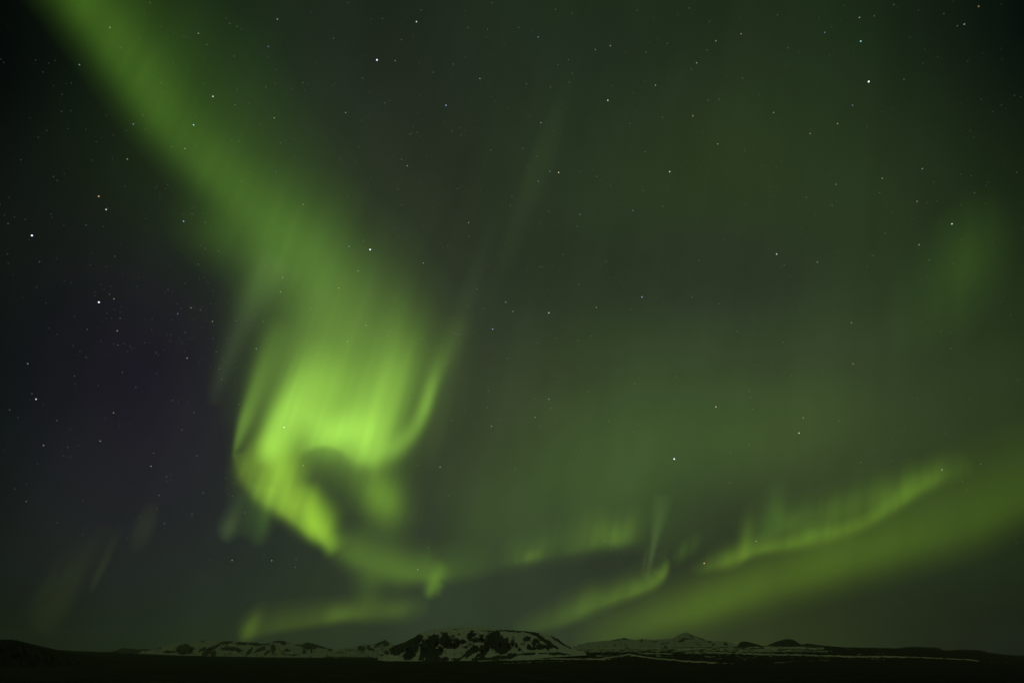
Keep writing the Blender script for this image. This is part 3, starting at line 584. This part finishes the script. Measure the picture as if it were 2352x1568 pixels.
def rock_l(X, Y):
    r = ragged(marks(X, Y, L1 + L2, 41, .9), 0, X, Y, 42, 1.15)
    base = np.clip((Y - (1506.5 + np.clip((X - 450) / 400, 0, 1) * 6.5)) / 2.0, 0, 1) * .9
    U, W = -X * .8 + Y * .6 + 900, X * .6 + Y * .8
    nz = np.clip(vnoise(U / 7, W / 2.4, 44) * .55 + vnoise(U / 3, W / 1.4, 45) * .45 + .05, 0, 1) * .75
    left = np.clip((340 - X) / 60, 0, 1) * .75
    return np.clip(np.maximum(np.maximum(r, base), np.maximum(nz, left)), 0, 1)
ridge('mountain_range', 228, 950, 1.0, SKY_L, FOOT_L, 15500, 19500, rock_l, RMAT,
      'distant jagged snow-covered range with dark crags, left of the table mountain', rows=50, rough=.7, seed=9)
# lower rock knolls in front of that range, far left
# ---- white hills right of the mountain
SKY_R = [(1290,1494),(1311,1485),(1351,1474),(1401,1469.5),(1434,1464),(1458,1468.5),(1476,1466),(1501,1468.5),(1546,1465),(1561,1456),(1576,1451),(1586,1456),(1601,1460.5),(1618,1468),(1636,1472),(1651,1470.5),(1676,1473.5),(1693,1480),(1740,1484),(1800,1486)]
FOOT_R = [(1290,1500),(1800,1496)]
R1 = crop([(1040,350,28,8,10),(1190,365,10,12),(960,365,30,4,-15),(1640,318,34,7,38),(1745,350,36,8,35),(1560,368,28,10,-25),(1600,350,56,5,3),(1820,376,22,9),(1958,398,20,12),(1412,424,13,10),(1700,400,30,4,25),(950,412,16,5),(620,405,12,5),(1850,405,16,6),(1400,395,40,4,-10),(1300,380,40,3)], 1176, 1378.1, .25)
def rock_r(X, Y):
    nz = np.clip(vnoise(X / 7, Y / 2, 54) * .5 + vnoise(X / 2.4, Y / 1.2, 55) * .4 - .35, 0, 1) * .6
    return np.clip(np.maximum(ragged(marks(X, Y, R1, 51, .8), 0, X, Y, 52, 1.2), nz), 0, 1)
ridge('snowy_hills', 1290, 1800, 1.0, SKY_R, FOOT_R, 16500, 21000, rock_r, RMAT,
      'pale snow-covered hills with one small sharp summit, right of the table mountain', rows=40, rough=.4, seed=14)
# ---- dark bare hills on the right
def dark(X, Y): return np.clip(.95 + .2 * vnoise(X / 6, Y / 2, 58), 0, 1)
ridge('dark_knoll', 1692, 1752, .8, [(1692,1485),(1697,1478),(1701,1473.5),(1707,1472),(1714,1472),(1726,1475),(1746,1480.5),(1752,1485)], [(1692,1487),(1752,1487)], 14300, 14900, dark, DMAT,
      'small dark snowless knoll beside the pale hills', rows=24, rough=.4, seed=16)
ridge('dark_hill', 1752, 1945, .9, [(1752,1486),(1764,1480.6),(1779,1474),(1801,1467.5),(1812,1466.5),(1822,1468),(1829,1472),(1839,1479),(1846,1478.5),(1854,1476.6),(1876,1479.5),(1900,1483),(1914,1485.6),(1934,1488),(1945,1490)], [(1752,1488),(1945,1492)], 14300, 14900, dark, DMAT,
      'long low dark hill with rounded top on the right-hand horizon', rows=24, rough=.4, seed=17)
ridge('far_ridge', 1900, 2420, 1.0, [(1900,1490),(1934,1487.5),(1976,1486.5),(2020,1488),(2060,1487.5),(2090,1487),(2099,1483.5),(2112,1484.5),(2120,1485),(2154,1486),(2164,1490),(2174,1494),(2180,1491.5),(2190,1494),(2201,1490.5),(2225,1490.5),(2251,1492),(2276,1498),(2301,1503),(2352,1504),(2420,1506)],
      [(1900,1497),(2180,1503),(2420,1512)], 13000, 14200, lambda X, Y: np.clip(.85 + .35 * vnoise(X / 12, Y / 1.5, 59), 0, 1), DMAT, 'low dark broken ridge running to the right edge of the plain', rows=24, rough=.5, seed=18)
# ---- near black hill at the left edge
BMAT = terrain_mat('black_hill_lava', (.5, .52, .5), (.012, .013, .013), (.024, .022, .020), .02)
ridge('black_hill', -420, 214, 1.5, [(-420,1480),(-200,1462),(-60,1464),(0,1467.5),(30,1468),(50,1472),(75,1480),(100,1488),(125,1493),(150,1501),(180,1511),(215,1524)], [(-420,1560),(0,1548),(215,1540)], 5200, 6400, lambda X, Y: X * 0 + 1.0, BMAT,
      'black hill slope at the left edge of the plain', rows=30, rough=.5, seed=19)

# ================================================================= aurora
def aurora_mat():
    m, nt, out = node_mat('aurora_light'); N, L = nt.nodes, nt.links
    a = N.new('ShaderNodeAttribute'); a.attribute_name = 'glow'
    e = N.new('ShaderNodeEmission'); e.inputs['Strength'].default_value = 1.0; L.new(a.outputs['Color'], e.inputs['Color'])
    t = N.new('ShaderNodeBsdfTransparent'); s = N.new('ShaderNodeAddShader')
    L.new(e.outputs[0], s.inputs[0]); L.new(t.outputs[0], s.inputs[1]); L.new(s.outputs[0], out.inputs[0])
    m.cycles.emission_sampling = 'NONE'
    return m
AM = aurora_mat()
def smooth(a, lo, hi):
    t = np.clip((a - lo) / (hi - lo), 0, 1); return t * t * (3 - 2 * t)
def build_aurora(name, f, label, cat, far=1.0, lo=.0008, hi=.006):
    g = f.I[..., 1]
    ed = np.minimum(np.minimum(f.X - f.xs[0], f.xs[-1] - f.X), np.minimum(f.Y - f.ys[0], f.ys[-1] - f.Y)) / (f.step * 5.0)
    ed = smooth(ed, 0, 1)
    w = smooth(g, lo, hi) * ed
    I = f.I * w[..., None]
    g = I[..., 1]
    on = (g[:-1, :-1] > .0009) | (g[1:, :-1] > .0009) | (g[:-1, 1:] > .0009) | (g[1:, 1:] > .0009)
    d = pdir(f.X, f.Y)
    nr, nc = f.X.shape
    # two folds of the curtain, one behind the other, waving in depth along the field lines
    th = np.arctan2(f.X - ZEN[0], f.Y - ZEN[1])
    wave = vnoise(th * 60 + 40, f.Y * 0 + 7, 91) * .011 + vnoise(th * 170 + 90, f.Y * 0 + 3, 92) * .004
    r = 1.0e5 / (np.maximum(d[..., 2], 0) + .12)
    Vs, Gs, Fs = [], [], []
    for k, q in enumerate((far, far * 1.045)):
        V = d * (r * q * (1 + wave * (1 - 2 * k)))[..., None] + np.array([0, 0, HC])
        Vs.append(V.reshape(-1, 3)); Gs.append((I * .5).reshape(-1, 3)); Fs.append(grid_faces(nr, nc, on, k * nr * nc))
    V = np.concatenate(Vs); G = np.concatenate(Gs); F = np.concatenate(Fs)
    used = np.unique(F); mp = -np.ones(len(V), int); mp[used] = np.arange(len(used))
    o = mesh_obj(name, V[used], mp[F], AM, {'glow': G[used]})
    o.visible_shadow = False
    return tag(o, label, cat)
LBL = {
 'band': ('aurora_band', 'broad soft green band of aurora slanting down from the top left corner'),
 'swirl': ('aurora_swirl', 'brightest yellow-green swirl of aurora curling into a hook around a dark hole'),
 'tail': ('aurora_streamer', 'dim green streamer trailing down right from the bright hook, ending in a short upright ray'),
 'arc': ('aurora_arc', 'low faint olive arc of aurora just above the left mountain range'),
 'fringe': ('aurora_fringe', 'faint rayed fringe of aurora above the dark gap, with a thin upright ray'),
 'ribbon': ('aurora_ribbon', 'long curved green ribbon of aurora with a split upper edge, rising to the right'),
 'hook': ('aurora_ribbon', 'short ribbon of aurora with a hooked right end, low above the table mountain'),
 'lowband': ('aurora_band', 'wide blurred yellow-green band of aurora rising from the horizon to the right edge'),
 'patch': ('aurora_patch', 'isolated dim green patch of aurora near the right edge'),
 'veil': ('aurora_ray', 'tall very faint slanting ray of aurora rising right of the bright swirl'),
 'diffuse': ('aurora_veil', 'wide diffuse veil of aurora over the right half, ending at a dark lane'),
 'rays': ('aurora_ray', 'faint short rays of aurora low above the plain at the far left'),
}
for i, (k, f) in enumerate(forms().items()):
    nm, lb = LBL[k]
    o = build_aurora(nm, f, lb, 'aurora', 1.0 + .09 * i)         # every form hangs at its own distance

# ================================================================= stars
COL = {'w': (1, 1, .93), 'b': (.36, .6, 1.0), 'c': (.45, .95, .95), 'g': (.7, 1, .75), 'y': (1, .92, .58), 'o': (1, .70, .36), '': (.85, .95, .85)}
WORD = {'w': 'white', 'b': 'blue', 'c': 'bluish-green', 'g': 'pale green', 'y': 'yellowish', 'o': 'orange', '': 'white'}
SIZE = {1: (3.5, .80), 2: (2.8, .36), 3: (2.7, .12), 4: (2.7, .028), 5: (2.6, .011)}     # width (survey units), radiance
_sm = {}
def star_mesh(c, q):
    if (c, q) not in _sm:
        m, nt, out = node_mat('star_light'); e = nt.nodes.new('ShaderNodeEmission')
        e.inputs['Color'].default_value = (*((.74, .82, 1.0) if q == 1 else COL[c]), 1); e.inputs['Strength'].default_value = SIZE[q][1]
        tr = nt.nodes.new('ShaderNodeBsdfTransparent'); ad = nt.nodes.new('ShaderNodeAddShader')
        nt.links.new(e.outputs[0], ad.inputs[0]); nt.links.new(tr.outputs[0], ad.inputs[1])
        nt.links.new(ad.outputs[0], out.inputs[0]); m.cycles.emission_sampling = 'NONE'
        bm = bmesh.new(); bmesh.ops.create_icosphere(bm, subdivisions=1, radius=1.0)
        me = bpy.data.meshes.new('star'); bm.to_mesh(me); bm.free(); me.materials.append(m); _sm[c, q] = me
    return _sm[c, q]
RS = 2.5e6
UNIQ = {(489,222):'small white star over the upper middle of the broad green band',(445,287):'bluish-green star in the middle of the broad green band',(422,508):'blue star just below the left side of the broad green band',
 (227,451):'orange star in the dark sky at the left, above a white one',(244,481):'white star in the dark sky at the left, just below an orange one',(956,50):'bright white star close to the top edge, left of centre',
 (866,138):'very bright white star high up between the green band and the centre',(1024,242):'blue star high in the dark sky left of centre',(1396,231):'white star alone high in the sky right of centre',
 (1283,396):'yellow star in the upper centre with a fainter blue one beside it',(1538,395):'bright white star in the upper sky right of centre',(1995,188):'brightest blue-white star at the upper right',
 (1977,95):'bluish-green star close to the top edge at the right',(2186,514):'white star just above the isolated green patch at the right',(73,541):'brightest white star at the left edge',
 (227,694):'bright white star in the darkest purple sky at the left',(83,916):'white star near the left edge, level with the bright swirl',(653,981):'white star shining through the brightest part of the swirl',
 (850,573):'brightest white star of all, beside the green band above the swirl',(1261,718):'white star right of a yellowish one in the middle of the sky',(1132,756):'blue star in the dark lane right of the swirl',
 (1475,682):'bright blue star right of the middle of the sky',(1784,584):'white star in the right half, left of a fainter bluish one',(1644,934):'orange star over the pale glow right of centre',
 (1835,994):'yellowish star above the long curved ribbon',(1548,1054):'bright white star above the rayed fringe',(1617,1293):'orange star at the left end of the long curved ribbon'}
allst = []
for (ox, oy), t in STARS.items():
    for tok in t.split():
        m = re.match(r'(\d+):(\d+)([a-z]?)(\d?)', tok)
        allst.append((int(m[4] or 5), ox + int(m[1]) * .33353, oy + int(m[2]) * .33353, m[3]))
allst.sort(key=lambda s: s[0])
solo, rest = allst[:300], allst[300:]
for q, x, y, c in solo:
    o = bpy.data.objects.new('star', star_mesh(c, q)); sc.collection.objects.link(o)
    o.location = Vector(pdir(x, y) * RS) + Vector((0, 0, HC))
    s = RS * SIZE[q][0] * .5 / FPX * (.6 + .4 * float(pdir(x, y)[1] * cP + pdir(x, y)[2] * sP)); o.scale = (s, s, s)
    if q <= 2:
        key = min(UNIQ, key=lambda k: abs(k[0] - x) + abs(k[1] - y))
        tag(o, UNIQ[key], 'star')
    elif q == 3: tag(o, 'small %s star of middling brightness scattered in the night sky' % WORD[c], 'star', 'middling %s stars' % WORD[c])
    else: tag(o, 'faint %s star, a dim pinprick in the night sky' % WORD[c], 'star', 'faint %s stars' % WORD[c])
# the uncountable faint rest as one field
rs = np.random.RandomState(7)
extra = []
for _ in range(520):
    x, y = rs.uniform(-200, 2550), rs.uniform(-200, 1380)
    if 560 < x < 1000 and 750 < y < 1250 and rs.rand() < .8: continue
    extra.append((x, y, rs.uniform(.002, .009)))
for _ in range(45):                                             # the denser star cloud on the left
    a = rs.normal(0, 1); extra.append((360 + a * 150 + rs.normal(0, 40), 740 + a * 60 + rs.normal(0, 80), rs.uniform(.003, .010)))
fld = [(x, y, SIZE[q][1], SIZE[q][0]) for q, x, y, c in rest] + [(x, y, b, 2.8) for x, y, b in extra]
ico_bm = bmesh.new(); bmesh.ops.create_icosphere(ico_bm, subdivisions=1, radius=1.0)
IV = np.array([v.co[:] for v in ico_bm.verts]); ico_bm.verts.index_update(); IF = np.array([[v.index for v in f.verts] for f in ico_bm.faces]); ico_bm.free()
V, F, G = [], [], []
for i, (x, y, b, wd) in enumerate(fld):
    V.append(pdir(x, y) * RS + np.array([0, 0, HC]) + IV * RS * wd * .5 / FPX); F.append(IF + i * len(IV))
    tint = np.array([(1, .95, .85), (.7, .85, 1), (1, .8, .6), (.9, 1, .9)][rs.randint(4)])
    G.append(np.repeat((tint * b)[None], len(IV), 0))
FM, nt, out = node_mat('faint_star_light'); a = nt.nodes.new('ShaderNodeAttribute'); a.attribute_name = 'glow'
e = nt.nodes.new('ShaderNodeEmission'); tr = nt.nodes.new('ShaderNodeBsdfTransparent'); ad = nt.nodes.new('ShaderNodeAddShader')
nt.links.new(a.outputs['Color'], e.inputs['Color']); nt.links.new(e.outputs[0], ad.inputs[0]); nt.links.new(tr.outputs[0], ad.inputs[1]); nt.links.new(ad.outputs[0], out.inputs[0]); FM.cycles.emission_sampling = 'NONE'
o = mesh_obj('faint_stars', np.concatenate(V), np.concatenate(F), FM, {'glow': np.concatenate(G)}, smooth=False)
tag(o, 'countless very faint stars strewn across the whole night sky', kind='stuff')

# ================================================================= thin air haze over the plain
bm = bmesh.new(); bmesh.ops.create_cube(bm, size=1.0)
me = bpy.data.meshes.new('haze'); bm.to_mesh(me); bm.free()
hz = bpy.data.objects.new('haze', me); sc.collection.objects.link(hz)
hz.location = (0, 0, (900 - 110) / 2); hz.scale = (52000, 52000, 1010)
m, nt, out = node_mat('haze_air'); v = nt.nodes.new('ShaderNodeVolumePrincipled')
v.inputs['Color'].default_value = (.86, .93, .95, 1); v.inputs['Density'].default_value = 0.75e-5; v.inputs['Anisotropy'].default_value = 0.0
nt.links.new(v.outputs[0], out.inputs['Volume']); me.materials.append(m)
tag(hz, 'thin night haze lying over the plain', kind='stuff')
